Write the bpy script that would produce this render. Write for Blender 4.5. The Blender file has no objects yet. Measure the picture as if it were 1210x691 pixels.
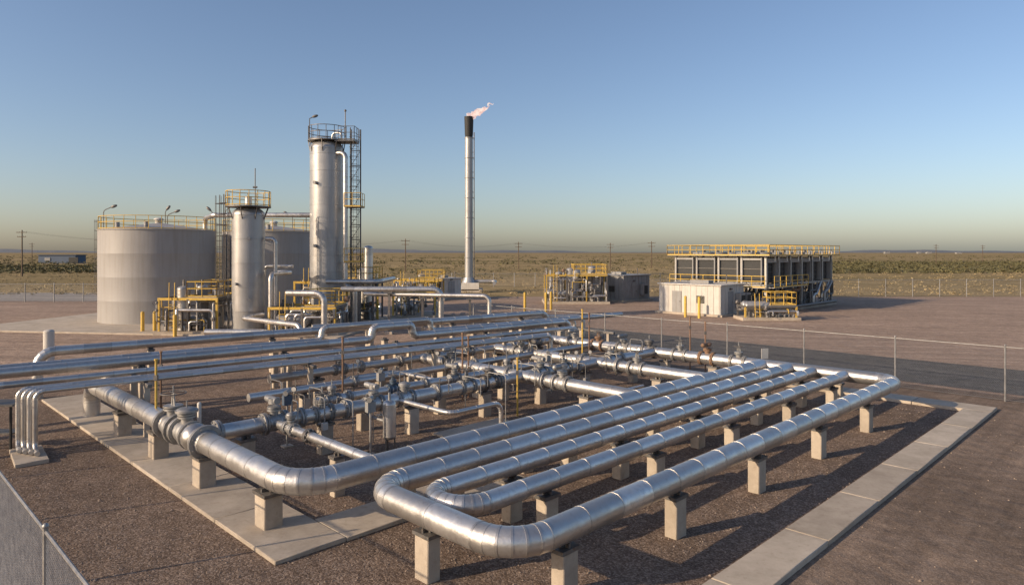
import bpy, math, random
from mathutils import Vector, Matrix
random.seed(7)
S=math.sqrt(0.5)
def W(u,v,z=0.0): return Vector(((u-v)*S, 11+(u+v)*S, z))
V=Vector
scn=bpy.context.scene
# ------------------------------------------------------------------ materials
MATS={}
def newmat(name):
    m=bpy.data.materials.new(name); m.use_nodes=True
    nt=m.node_tree; nt.nodes.clear()
    o=nt.nodes.new('ShaderNodeOutputMaterial'); p=nt.nodes.new('ShaderNodeBsdfPrincipled')
    nt.links.new(p.outputs[0],o.inputs[0]); MATS[name]=m
    return m,nt,p
def N(nt,t,**k):
    n=nt.nodes.new(t)
    for a,b in k.items():
        if a in n.inputs: n.inputs[a].default_value=b
        else: setattr(n,a,b)
    return n
def ramp(nt,fac,stops):
    r=nt.nodes.new('ShaderNodeValToRGB'); e=r.color_ramp.elements
    while len(e)<len(stops): e.new(0.5)
    for i,(p,c) in enumerate(stops):
        e[i].position=p; e[i].color=(c[0],c[1],c[2],1)
    nt.links.new(fac,r.inputs[0]); return r
def mix(nt,fac,a,b,mode='MIX'):
    m=nt.nodes.new('ShaderNodeMix'); m.data_type='RGBA'; m.blend_type=mode
    for s,x in ((0,fac),(6,a),(7,b)):
        if hasattr(x,'links'): nt.links.new(x,m.inputs[s])
        elif isinstance(x,(int,float)): m.inputs[s].default_value=x
        else: m.inputs[s].default_value=(x[0],x[1],x[2],1)
    return m.outputs[2]
def pos(nt): return nt.nodes.new('ShaderNodeNewGeometry').outputs['Position']
def noise(nt,scale,detail=4,rough=0.55,vec=None):
    n=N(nt,'ShaderNodeTexNoise',Scale=scale,Detail=detail,Roughness=rough)
    nt.links.new(vec if vec else pos(nt),n.inputs['Vector']); return n.outputs['Fac']
def bump(nt,p,h,strength,dist):
    b=N(nt,'ShaderNodeBump',Strength=strength,Distance=dist)
    nt.links.new(h,b.inputs['Height']); nt.links.new(b.outputs[0],p.inputs['Normal']); return b
def rnd(nt):
    a=nt.nodes.new('ShaderNodeAttribute'); a.attribute_name='rnd'; return a.outputs['Fac']
def stretch(nt,sx,sy,sz,rz=0):
    m=nt.nodes.new('ShaderNodeMapping'); m.inputs['Scale'].default_value=(sx,sy,sz); 
    src=pos(nt)
    if rz:
        r=nt.nodes.new('ShaderNodeMapping'); r.inputs['Rotation'].default_value=(0,0,rz); nt.links.new(src,r.inputs['Vector']); src=r.outputs[0]
    nt.links.new(src,m.inputs['Vector']); return m.outputs[0]

def generic(name,c1,c2,rough=0.6,metal=0.0,nscale=3,bstr=0.15,streak=False,dirt=None,rr=0.1,rv=0.2):
    m,nt,p=newmat(name)
    n=noise(nt,nscale,5,0.6)
    base=ramp(nt,n,[(0.3,c1),(0.7,c2)]).outputs[0]
    rvv=ramp(nt,rnd(nt),[(0,(1-rv,)*3),(1,(1+rv*.5,1+rv*.45,1+rv*.3))]).outputs[0]
    base=mix(nt,1.0,base,rvv,'MULTIPLY')
    if streak:
        s=noise(nt,1.0,4,0.6,stretch(nt,4,4,0.25))
        sf=ramp(nt,s,[(0.45,(0,0,0)),(0.75,(0.55,0.55,0.55))]).outputs[0]
        base=mix(nt,sf,base,dirt or (0.25,0.2,0.15))
    elif dirt:
        s=noise(nt,nscale*2.3,6,0.7)
        sf=ramp(nt,s,[(0.5,(0,0,0)),(0.72,(0.8,0.8,0.8))]).outputs[0]
        base=mix(nt,sf,base,dirt)
    nt.links.new(base,p.inputs['Base Color'])
    p.inputs['Metallic'].default_value=metal
    rn=ramp(nt,n,[(0.2,(rough-rr,)*3),(0.8,(rough+rr,)*3)]).outputs[0]
    nt.links.new(rn,p.inputs['Roughness'])
    if bstr: bump(nt,p,noise(nt,nscale*8,4),bstr,0.02)
    return m
# aluminium cladding
m,nt,p=newmat('clad')
n=noise(nt,2.5,5,0.6)
b1=ramp(nt,rnd(nt),[(0,(0.48,0.46,0.435)),(1,(0.68,0.66,0.63))]).outputs[0]
d=noise(nt,9,6,0.7); df=ramp(nt,d,[(0.5,(0,0,0)),(0.8,(0.5,0.5,0.5))]).outputs[0]
nt.links.new(mix(nt,df,b1,(0.33,0.28,0.23)),p.inputs['Base Color'])
p.inputs['Metallic'].default_value=0.85
rg=N(nt,'ShaderNodeMath',operation='MULTIPLY_ADD'); nt.links.new(n,rg.inputs[0]); rg.inputs[1].default_value=0.38; rg.inputs[2].default_value=0.2
nt.links.new(rg.outputs[0],p.inputs['Roughness'])
bump(nt,p,noise(nt,5,3,0.5),0.35,0.03)
generic('galv',(0.28,0.275,0.27),(0.42,0.41,0.40),0.5,0.6,6,0.1)
generic('steel',(0.12,0.12,0.12),(0.22,0.21,0.20),0.5,0.5,7,0.15,dirt=(0.16,0.09,0.05))
generic('valvepaint',(0.21,0.21,0.21),(0.32,0.32,0.31),0.45,0.2,9,0.1,dirt=(0.2,0.13,0.08))
generic('bluepaint',(0.05,0.09,0.14),(0.10,0.15,0.21),0.5,0.0,9,0.1,dirt=(0.15,0.1,0.07))
generic('rust',(0.20,0.11,0.07),(0.30,0.19,0.12),0.85,0.0,9,0.3)
generic('yellow',(0.60,0.38,0.06),(0.70,0.47,0.09),0.6,0.0,5,0.05,dirt=(0.38,0.26,0.10))
generic('tankpaint',(0.30,0.285,0.27),(0.345,0.33,0.315),0.55,0.0,0.4,0.03,streak=True,dirt=(0.245,0.22,0.19),rv=.03)
generic('vessel',(0.36,0.355,0.35),(0.45,0.445,0.44),0.38,0.4,1.0,0.06,streak=True,dirt=(0.28,0.26,0.24),rv=.08)
generic('whitepaint',(0.54,0.51,0.46),(0.62,0.59,0.54),0.6,0.0,1.5,0.04,streak=True,dirt=(0.36,0.30,0.24),rv=.1)
generic('greypaint',(0.26,0.26,0.255),(0.34,0.335,0.33),0.6,0.0,1.5,0.04,streak=True,dirt=(0.21,0.18,0.15))
generic('dark',(0.018,0.018,0.018),(0.035,0.034,0.032),0.7,0.0,4,0.1)
generic('finpanel',(0.03,0.032,0.033),(0.06,0.06,0.06),0.7,0.2,4,0.1)
generic('wood',(0.10,0.07,0.05),(0.17,0.12,0.08),0.9,0.0,4,0.3)
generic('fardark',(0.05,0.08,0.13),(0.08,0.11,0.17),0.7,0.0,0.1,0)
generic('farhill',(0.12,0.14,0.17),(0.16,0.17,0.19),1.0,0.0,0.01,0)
generic('scrub',(0.065,0.066,0.03),(0.16,0.14,0.065),0.95,0.0,0.08,0)
generic('scrubdry',(0.28,0.22,0.12),(0.40,0.31,0.17),0.95,0.0,0.08,0)
generic('stone',(0.18,0.13,0.10),(0.38,0.30,0.24),0.9,0.0,7,0.2)
# concrete
m,nt,p=newmat('concrete')
n=noise(nt,1.3,6,0.65)
c=ramp(nt,n,[(0.25,(0.42,0.36,0.29)),(0.7,(0.56,0.49,0.40))]).outputs[0]
st=noise(nt,7,6,0.7); sf=ramp(nt,st,[(0.55,(0,0,0)),(0.8,(0.6,0.6,0.6))]).outputs[0]
c=mix(nt,sf,c,(0.28,0.20,0.145))
s2=noise(nt,.8,6,0.75); c=mix(nt,1.0,c,ramp(nt,s2,[(0.3,(0.75,.74,.72)),(0.6,(1.03,)*3)]).outputs[0],'MULTIPLY')
c=mix(nt,1.0,c,ramp(nt,rnd(nt),[(0,(0.82,0.8,0.78)),(1,(1.05,1.04,1.02))]).outputs[0],'MULTIPLY')
nt.links.new(c,p.inputs['Base Color']); p.inputs['Roughness'].default_value=0.9
bump(nt,p,noise(nt,40,5,0.7),0.35,0.01)
# gravel
def gravel(name,ca,cb,cc,big=(0.75,1.15),vs=30.0,bs=.5,tracks=None):
    m,nt,p=newmat(name)
    vo=N(nt,'ShaderNodeTexVoronoi',Scale=vs); nt.links.new(pos(nt),vo.inputs['Vector'])
    sep=nt.nodes.new('ShaderNodeSeparateColor'); nt.links.new(vo.outputs['Color'],sep.inputs[0])
    c=ramp(nt,sep.outputs[0],[(0.0,ca),(0.55,cb),(1.0,cc)]).outputs[0]
    l=noise(nt,0.22,6,0.6); lr=ramp(nt,l,[(0.3,(big[0],)*3),(0.7,(big[1],)*3)]).outputs[0]
    c=mix(nt,1.0,c,lr,'MULTIPLY')
    l2=noise(nt,1.7,7,0.75); lr2=ramp(nt,l2,[(0.3,(0.72,0.71,0.70)),(0.7,(1.2,1.2,1.2))]).outputs[0]
    c=mix(nt,1.0,c,lr2,'MULTIPLY')
    if tracks is not None:
        t=noise(nt,1.0,5,0.6,stretch(nt,.04,1.6,1,tracks)); c=mix(nt,1.0,c,ramp(nt,t,[(0.35,(0.78,)*3),(0.62,(1.12,)*3)]).outputs[0],'MULTIPLY')
    nt.links.new(c,p.inputs['Base Color']); p.inputs['Roughness'].default_value=0.95
    p.inputs['Specular IOR Level'].default_value=0.1
    h1=noise(nt,vs*.8,5,0.75)
    ad=N(nt,'ShaderNodeMath',operation='MULTIPLY_ADD'); nt.links.new(vo.outputs['Distance'],ad.inputs[0]); ad.inputs[1].default_value=-0.6; nt.links.new(h1,ad.inputs[2])
    b1=N(nt,'ShaderNodeBump',Strength=bs,Distance=1.0/vs); nt.links.new(ad.outputs[0],b1.inputs['Height'])
    b2=N(nt,'ShaderNodeBump',Strength=0.35,Distance=0.3); nt.links.new(noise(nt,0.9,5,0.6),b2.inputs['Height'])
    nt.links.new(b1.outputs[0],b2.inputs['Normal']); nt.links.new(b2.outputs[0],p.inputs['Normal'])
gravel('gravel_pad',(0.135,0.096,0.070),(0.21,0.152,0.114),(0.35,0.27,0.21))
gravel('gravel_yard',(0.31,0.22,0.162),(0.38,0.275,0.205),(0.48,0.37,0.29),(0.85,1.1),20,.25,0.15)
gravel('dirt',(0.18,0.134,0.100),(0.225,0.168,0.128),(0.29,0.225,0.175),(0.75,1.15),40,.25,-math.pi/4)
gravel('asphalt',(0.10,0.096,0.09),(0.14,0.133,0.123),(0.20,0.19,0.17),(0.85,1.1),30,.25,math.pi/4)
gravel('roadgrey',(0.26,0.24,0.22),(0.32,0.295,0.265),(0.38,0.345,0.31),(0.9,1.05),20,.2,0.0)
# plains
m,nt,p=newmat('plains')
n=noise(nt,1.0,6,0.62,stretch(nt,0.006,0.012,1))
c=ramp(nt,n,[(0.3,(0.17,0.15,0.075)),(0.45,(0.29,0.225,0.125)),(0.6,(0.40,0.30,0.175)),(0.75,(0.33,0.235,0.15))]).outputs[0]
n2=noise(nt,0.25,6,0.7); c=mix(nt,1.0,c,ramp(nt,n2,[(0.3,(0.65,0.65,0.6)),(0.7,(1.2,1.2,1.2))]).outputs[0],'MULTIPLY')
nt.links.new(c,p.inputs['Base Color']); p.inputs['Roughness'].default_value=1.0
p.inputs['Specular IOR Level'].default_value=0.0
bump(nt,p,noise(nt,1.5,5,0.7),0.4,0.2)
# flame
m=bpy.data.materials.new('flame'); m.use_nodes=True; nt=m.node_tree; nt.nodes.clear(); MATS['flame']=m
o=nt.nodes.new('ShaderNodeOutputMaterial'); e=N(nt,'ShaderNodeEmission',Strength=1.0); t=nt.nodes.new('ShaderNodeBsdfTransparent'); mx=nt.nodes.new('ShaderNodeMixShader')
n=noise(nt,1.6,4,0.6); c=ramp(nt,n,[(0.38,(1.0,0.50,0.38)),(0.6,(1.0,0.84,0.74))]).outputs[0]
nt.links.new(c,e.inputs[0]); nt.links.new(ramp(nt,n,[(0.35,(0.12,)*3),(0.62,(0.8,)*3)]).outputs[0],mx.inputs[0])
nt.links.new(t.outputs[0],mx.inputs[1]); nt.links.new(e.outputs[0],mx.inputs[2]); nt.links.new(mx.outputs[0],o.inputs[0])

# ------------------------------------------------------------------ mesh builder
class B:
    def __init__(s,name): s.name=name; s.v=[]; s.f=[]; s.m=[]; s.r=[]; s.ml=[]
    def mi(s,mat):
        if mat not in s.ml: s.ml.append(mat)
        return s.ml.index(mat)
    def add(s,vs,fs,mat,r=None):
        o=len(s.v); s.v.extend([tuple(x) for x in vs]); k=s.mi(mat)
        if r is None: r=random.random()
        for i,f in enumerate(fs):
            s.f.append(tuple(o+j for j in f)); s.m.append(k); s.r.append(r[i] if isinstance(r,list) else r)
    def done(s,bevel=0,ang=38):
        me=bpy.data.meshes.new(s.name); me.from_pydata(s.v,[],s.f)
        for k in s.ml: me.materials.append(MATS[k])
        me.polygons.foreach_set('material_index',s.m)
        me.polygons.foreach_set('use_smooth',[True]*len(s.f))
        a=me.attributes.new('rnd','FLOAT','FACE'); a.data.foreach_set('value',s.r)
        me.update(); me.set_sharp_from_angle(angle=math.radians(ang))
        ob=bpy.data.objects.new(s.name,me); scn.collection.objects.link(ob)
        if bevel:
            md=ob.modifiers.new('bev','BEVEL'); md.width=bevel; md.segments=1; md.limit_method='ANGLE'
        return ob
def box(b,c,s,mat,rot=0.0):
    c=V(c); R=Matrix.Rotation(rot,3,'Z'); vs=[]
    for z in (-.5,.5):
        for x,y in ((-.5,-.5),(.5,-.5),(.5,.5),(-.5,.5)):
            vs.append(c+R@V((x*s[0],y*s[1],z*s[2])))
    b.add(vs,[(3,2,1,0),(4,5,6,7),(0,1,5,4),(1,2,6,5),(2,3,7,6),(3,0,4,7)],mat)
def fillet(pts,R,seg=6):
    pts=[V(p) for p in pts]; out=[pts[0]]
    for i in range(1,len(pts)-1):
        P=pts[i]; d1=(P-pts[i-1]); l1=d1.length; d1.normalize(); d2=(pts[i+1]-P); l2=d2.length; d2.normalize()
        c=max(-1,min(1,d1.dot(d2))); th=math.acos(c)
        if th<0.02: out.append(P); continue
        L=min(R*math.tan(th/2),l1*0.49,l2*0.49); Rr=L/math.tan(th/2)
        n=(d2-d1*c).normalized(); C=P-d1*L+n*Rr; k=max(2,round(seg*th/1.57))
        for j in range(k+1):
            a=th*j/k; out.append(C-n*Rr*math.cos(a)+d1*Rr*math.sin(a))
    out.append(pts[-1]); return out
def sweep(b,st,n,mat,caps=True):
    t0=st[0][1].normalized(); nr=V((0,0,1)) if abs(t0.z)<0.9 else V((1,0,0))
    vs=[];fs=[];rs=[]
    for i,(p,t,r,q) in enumerate(st):
        t=t.normalized(); nr=(nr-t*nr.dot(t)).normalized(); bi=t.cross(nr)
        for j in range(n):
            a=2*math.pi*j/n; vs.append(p+nr*math.cos(a)*r+bi*math.sin(a)*r)
        if i:
            for j in range(n):
                k=(j+1)%n; fs.append(((i-1)*n+j,(i-1)*n+k,i*n+k,i*n+j)); rs.append(q)
    if caps:
        fs.append(tuple(range(n))[::-1]); rs.append(.5); fs.append(tuple((len(st)-1)*n+j for j in range(n))); rs.append(.5)
    b.add(vs,fs,mat,rs)
def tans(pts):
    T=[]
    for i in range(len(pts)):
        a=(pts[i]-pts[i-1]).normalized() if i else None; c=(pts[i+1]-pts[i]).normalized() if i<len(pts)-1 else None
        T.append((a+c) if (a and c and (a+c).length>1e-4) else (a or c))
    return T
def tube(b,pts,r,mat,n=8,R=0,caps=True):
    pts=fillet(pts,R,4) if R else [V(p) for p in pts]; T=tans(pts); q=random.random()
    rr=r if isinstance(r,(list,tuple)) else [r]*len(pts)
    sweep(b,[(pts[i],T[i],rr[i],q) for i in range(len(pts))],n,mat,caps)
def clad(b,pts,r,R=None,mat='clad',n=22,pitch=1.0,dr=0.007,w=0.022):
    P=fillet(pts,R if R else 3*r,6); Q=[P[0]]
    for i in range(1,len(P)):
        L=(P[i]-P[i-1]).length; k=max(1,round(L/pitch))
        for j in range(1,k+1): Q.append(P[i-1].lerp(P[i],j/k))
    T=tans(Q); st=[]; q=random.random()
    for i,p in enumerate(Q):
        t=T[i].normalized()
        if i in (0,len(Q)-1): st.append((p,t,r,q)); q=random.random(); continue
        ww=min(w,0.3*(Q[i]-Q[i-1]).length*0.5)
        st+= [(p-t*ww,t,r,q),(p-t*ww*0.98,t,r+dr,q*0.5),(p+t*ww*0.98,t,r+dr,q*0.5),(p+t*ww,t,r,q*0.5)]; q=random.random()
    sweep(b,st,n,mat,True)
def cyl(b,p0,p1,r,mat,n=12,r1=None):
    p0=V(p0);p1=V(p1); t=p1-p0; q=random.random(); sweep(b,[(p0,t,r,q),(p1,t,r if r1 is None else r1,q)],n,mat)
def dome(b,c,r,h,mat,n=24,k=6,axis=V((0,0,1))):
    st=[]; q=random.random()
    for i in range(k+1):
        a=math.pi/2*i/k; st.append((V(c)+axis*h*math.sin(a),axis,max(r*math.cos(a),0.002),q))
    sweep(b,st,n,mat,False)
def ball(b,c,r,mat,n=12,k=8,axis=V((0,0,1)),el=1.0):
    st=[];q=random.random()
    for i in range(k+1):
        a=-math.pi/2+math.pi*i/k; st.append((V(c)+axis*r*el*math.sin(a),axis,max(r*math.cos(a),0.001),q))
    sweep(b,st,n,mat,False)
def torus(b,c,axis,R,r,mat,n=16,k=5):
    axis=axis.normalized(); a=V((0,0,1)) if abs(axis.z)<.9 else V((1,0,0)); a=(a-axis*a.dot(axis)).normalized(); c2=axis.cross(a)
    vs=[];fs=[]
    for i in range(n):
        A=2*math.pi*i/n; d=a*math.cos(A)+c2*math.sin(A)
        for j in range(k):
            Bq=2*math.pi*j/k; vs.append(V(c)+d*(R+r*math.cos(Bq))+axis*r*math.sin(Bq))
    for i in range(n):
        for j in range(k):
            fs.append((i*k+j,((i+1)%n)*k+j,((i+1)%n)*k+(j+1)%k,i*k+(j+1)%k))
    b.add(vs,fs,mat)
def flange(b,c,ax,r,mat='steel'):
    ax=ax.normalized(); R=r*1.55
    for s in (-1,1):
        cyl(b,V(c)+ax*s*0.01,V(c)+ax*s*0.06,R,mat,18); cyl(b,V(c)+ax*s*0.06,V(c)+ax*s*0.15,r*1.18,mat,16,r*1.02)
    a=V((0,0,1)) if abs(ax.z)<.9 else V((1,0,0)); c2=ax.cross(a).normalized(); a=c2.cross(ax)
    for i in range(8):
        A=math.pi*2*(i+.5)/8; p=V(c)+(a*math.cos(A)+c2*math.sin(A))*R*0.86
        cyl(b,p-ax*0.1,p+ax*0.1,0.02,'galv',5)
def valve(c,ax,r,kind=0,mat='valvepaint',up=V((0,0,1)),name='gate_valve'):
    b=B(name); ax=ax.normalized(); c=V(c); L=r*1.5
    flange(b,c-ax*L,ax,r,mat); flange(b,c+ax*L,ax,r,mat)
    ball(b,c,r*1.25,mat,14,8,ax,1.1)
    cyl(b,c-ax*L,c+ax*L,r*0.95,mat,14)
    cyl(b,c,c+up*r*2.0,r*0.6,mat,12); cyl(b,c+up*r*1.7,c+up*(r*1.7+.05),r*0.95,mat,12); cyl(b,c+up*(r*1.7+.07),c+up*(r*1.7+.12),r*0.95,mat,12)
    if kind==0:
        top=c+up*(r*3.0+0.1); cyl(b,c+up*r*1.7,top+up*.2,0.022,'galv',6)
        s=ax*r*0.4
        cyl(b,c+up*r*2+s,top+s*0.5,0.025,mat,5); cyl(b,c+up*r*2-s,top-s*0.5,0.025,mat,5)
        torus(b,top,up,r*1.1+.03,0.016,'steel'); sd=up.cross(ax)
        for d in (ax,sd): cyl(b,top-d*(r*1.1+.03),top+d*(r*1.1+.03),0.012,'steel',5)
    elif kind==1:
        top=c+up*(r*2.2+0.1); sd=up.cross(ax)
        cyl(b,top,top+up*0.15,r*0.8,mat,12); cyl(b,top-sd*.2+up*.09,top+sd*.4+up*.09,.05+r*.25,mat,12)
        ball(b,top+sd*.4+up*.09,.05+r*.25,mat,10,6)
    else:
        top=c+up*(r*1.9+0.1); cyl(b,c+up*r*1.7,top,0.03,'galv',6)
        dome(b,top+up*0.05,r*1.1,.08,'rust'if random.random()<.3 else mat,14,4); cyl(b,top,top+up*0.06,r*1.2,mat,14)
        cyl(b,top+up*.1,top+up*.3,.02,'galv',6)
    return b.done()
def rail(b,pts,h=1.1,sp=1.5,mat='yellow',r=0.024,closed=False):
    pts=[V(p) for p in pts]
    if closed: pts=pts+[pts[0]]
    for i in range(len(pts)-1):
        a,c=pts[i],pts[i+1]; L=(c-a).length; k=max(1,round(L/sp))
        for z in (h,h*.55): tube(b,[a+V((0,0,z)),c+V((0,0,z))],r,mat,6)
        for j in range(k+1):
            p=a.lerp(c,j/k); cyl(b,p,p+V((0,0,h)),r,mat,6)
        d=(c-a).normalized(); box(b,(a+c)/2+V((0,0,.06)),(L,.012,.1),mat,math.atan2(d.y,d.x))
def ringrail(b,c,R,z,n=24,h=1.1,mat='yellow',arc=(0,2*math.pi)):
    P=[V((c[0]+R*math.cos(arc[0]+(arc[1]-arc[0])*i/n),c[1]+R*math.sin(arc[0]+(arc[1]-arc[0])*i/n),z)) for i in range(n+1)]
    for hh in (h,h*.55,.08): tube(b,[p+V((0,0,hh)) for p in P],.028,mat,6)
    for p in P: cyl(b,p,p+V((0,0,h)),.028,mat,6)
def cage(b,p,n,z0,z1,mat='steel',w=.45):
    n=V((n[0],n[1],0)).normalized(); s=V((-n.y,n.x,0)); p=V((p[0],p[1],0))
    for q in (-w/2,w/2): cyl(b,p+s*q+V((0,0,z0)),p+s*q+V((0,0,z1+1.1)),.03,mat,6)
    z=z0
    while z<z1: cyl(b,p-s*w/2+V((0,0,z)),p+s*w/2+V((0,0,z)),.015,mat,4); z+=.3
    z=z0+2.2; A=[math.pi*i/8-math.pi/2 for i in range(9)]
    hp=lambda a,z: p+n*(.05+.6*math.cos(a))+s*.36*math.sin(a)+V((0,0,z))
    while z<z1+1: tube(b,[hp(a,z) for a in A],.022,mat,4); z+=.8
    for a in A[1:-1:2]: cyl(b,hp(a,z0+2.2),hp(a,z1+1),.018,mat,4)
def lamp(p,dirx=1,h=2.0,s=1.0):
    b=B('gooseneck_lamp'); p=V(p)
    tube(b,[p,p+V((0,0,h)),p+V((dirx*.7,0,h+.3))],.04*s,'steel',6,.3)
    c=p+V((dirx*.9,0,h+.36)); ball(b,c,.13*s,'steel',10,6,V((dirx,0,.35)).normalized(),2.3); b.done()
def post(P,top,w=0.40,d=0.30,rot=math.pi/4,name='concrete_pipe_support',rp=.25):
    b=B(name); box(b,V((P[0],P[1],top/2-.07)),(w,d,top+.02),'concrete',rot)
    ob=b.done(.02)
    b=B('saddle'); box(b,V((P[0],P[1],top-.025)),(w*1.22,d*1.12,.07),'steel',rot)
    box(b,V((P[0],P[1],top+.045)),(.05,d*.8,.07),'steel',rot); box(b,V((P[0],P[1],top+.046)),(w*.6,.05,.066),'steel',rot)
    s=b.done(); s.parent=ob
    return ob

# ------------------------------------------------------------------ ground sheets
def sheet(name,poly,z,mat,thick=0):
    b=B(name); n=len(poly)
    vs=[(p[0],p[1],z) for p in poly]; fs=[tuple(range(n))]
    if thick:
        vs+=[(p[0],p[1],z-thick) for p in poly]
        for i in range(n):
            k=(i+1)%n; fs.append((i,i+n,k+n,k))
    b.add(vs,fs,mat,.5); return b.done(.012 if thick else 0)
sheet('ground',[(-9000,-200),(9000,-200),(9000,12000),(-9000,12000)],0,'plains')
sheet('gravel_yard',[(-90,-30),(95,-30),(95,92),(-90,92)],.004,'gravel_yard')
pw=lambda u,v:(W(u,v).x,W(u,v).y)
sheet('dirt_track',[pw(-14,-16),pw(27,-16),pw(27,-1.9),pw(-14,-1.9)],.008,'dirt')
sheet('dirt_track',[pw(22.9,-1.9),pw(27,-1.9),pw(27,34),pw(22.9,34)],.008,'dirt')
sheet('gravel_pad',[pw(-14,-1.9),pw(22.9,-1.9),pw(22.9,30),pw(-14,30)],.008,'gravel_pad')
sheet('asphalt_road',[pw(27.5,-40),pw(35,-40),pw(35,34),pw(27.5,34)],.012,'asphalt')
sheet('access_road',[(-420,84),(-34,84),(-34,101),(-420,101)],.012,'roadgrey')
# distant ridge
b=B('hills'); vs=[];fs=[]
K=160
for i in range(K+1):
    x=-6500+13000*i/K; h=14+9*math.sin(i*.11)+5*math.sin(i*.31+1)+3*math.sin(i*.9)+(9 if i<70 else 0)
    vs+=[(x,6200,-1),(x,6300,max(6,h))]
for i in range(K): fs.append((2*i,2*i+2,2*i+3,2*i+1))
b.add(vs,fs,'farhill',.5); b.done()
# concrete walkways / kerb (with joints)
def walk(name,u0,u1,v0,v1,along,h=.1,step=3.0):
    b=B(name); L=(u1-u0) if along=='u' else (v1-v0); k=max(1,round(L/step)); g=.012
    for i in range(k):
        a=i/k;c=(i+1)/k
        if along=='u': ua,uc,va,vc=u0+L*a+g,u0+L*c-g,v0,v1
        else: ua,uc,va,vc=u0,u1,v0+L*a+g,v0+L*c-g
        ce=W((ua+uc)/2,(va+vc)/2,h/2); box(b,ce,(uc-ua,vc-va,h),'concrete',math.pi/4)
    return b.done(.015)
walk('concrete_walkway',-1.75,-.2,4.65,25,'v')
walk('concrete_walkway',-.2,5.2,4.65,6.0,'u')
walk('concrete_walkway',6.2,9.2,8.4,9.9,'u',.08)
walk('concrete_kerb',-6,22.4,-2.5,-1.6,'u',.13)
walk('concrete_kerb',22.4,23.5,-2.5,8,'v',.13)
sheet('concrete_pad',[(-43,52),(-24,49),(-12,47),(-10,62),(-17,72),(-40,68)],.12,'concrete',.12)

# scattered stones
b=B('gravel_stones')
for i in range(13000):
    u=random.uniform(-12,22.8); v=random.uniform(-9,20) 
    if -1.8<u<-.1 and v>4.6: continue
    if -2.55<v<-1.5: continue
    if v<-2.5 and random.random()<.85: continue
    p=W(u,v,.01); r=random.uniform(.010,.030)*(1.5 if random.random()<.06 else 1)
    a=random.random()*6.28; q=[]
    for k in range(5):
        t=a+k*1.2566; q.append(p+V((math.cos(t)*r*random.uniform(.7,1.2),math.sin(t)*r*random.uniform(.7,1.2),0)))
    q.append(p+V((random.uniform(-.3,.3)*r,random.uniform(-.3,.3)*r,r*random.uniform(.6,1.1))))
    b.add(q,[(k,(k+1)%5,5) for k in range(5)],'stone')
b.done(ang=20)

# ------------------------------------------------------------------ foreground pipes
Z=1.2
VA=W(0,1)-W(0,0); UA=W(1,0)-W(0,0)
b=B('insulated_pipe'); clad(b,[W(-1.05,20.5,.0),W(-1.05,20.5,Z),W(-1.05,5.2,Z),W(20.1,5.2,Z)],.275,.85); b.done()
b=B('insulated_pipe_loop'); clad(b,[W(20.3,17.2,Z),W(20.3,0,Z),W(0,0,Z),W(0,4.05,Z),W(20.1,4.05,Z)],.25,.78); b.done()
b=B('insulated_pipe_loop'); clad(b,[W(20.1,3.05,Z),W(.55,3.05,Z),W(.55,1.85,Z),W(20.1,1.85,Z)],.2,.58,n=20); b.done()
b=B('process_pipe'); clad(b,[W(-.9,10.6,Z),W(20.1,10.6,Z)],.21,mat='clad',pitch=1.4)
for u in (1.9,3.4,6.9,9.9,12.9,14.4,17.5): flange(b,W(u,10.6,Z),UA,.19,'galv')
b.done()
b=B('process_pipe'); clad(b,[W(3.2,12.1,Z),W(13.5,12.1,Z),W(13.5,10.8,Z)],.15,pitch=1.4)
for u in (4.4,7.6,10.6): flange(b,W(u,12.1,Z),UA,.15,'galv')
b.done()
b=B('process_pipe'); clad(b,[W(4,17,Z),W(20.1,17,Z)],.17,pitch=1.4)
for u in (8,10,13,17): flange(b,W(u,17,Z),UA,.17,'galv')
b.done()
b=B('process_pipe'); clad(b,[W(2,14.3,Z),W(20.1,14.3,Z)],.14,pitch=1.4)
for u in (6,12): flange(b,W(u,14.3,Z),UA,.14,'galv')
b.done()
for u,r in ((15.8,.23),(11.2,.23)):
    b=B('process_pipe'); clad(b,[W(u,5.3,Z),W(u,16.9,Z)],r); flange(b,W(u,9.4,Z),VA,r,'galv'); flange(b,W(u,11.3,Z),VA,r,'galv'); b.done()
b=B('process_pipe'); clad(b,[W(1.1,5.3,Z),W(1.1,10.5,Z)],.12,n=16); flange(b,W(1.1,8.6,Z),VA,.12); b.done()
b=B('drain_pipe'); clad(b,[W(5.3,10.4,Z),W(5.3,7.9,Z),W(7.4,7.9,Z),W(7.4,7.9,0)],.075,.3,n=12); b.done()
b=B('drain_pipe'); clad(b,[W(12.8,10.4,.8),W(12.8,7.4,.8),W(14.6,7.4,.8)],.07,.3,n=12); b.done()
b=B('drain_pipe'); clad(b,[W(8.3,12.0,Z),W(8.3,15,Z),W(6,15,Z),W(6,15,0)],.08,.3,n=12); b.done()
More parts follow.
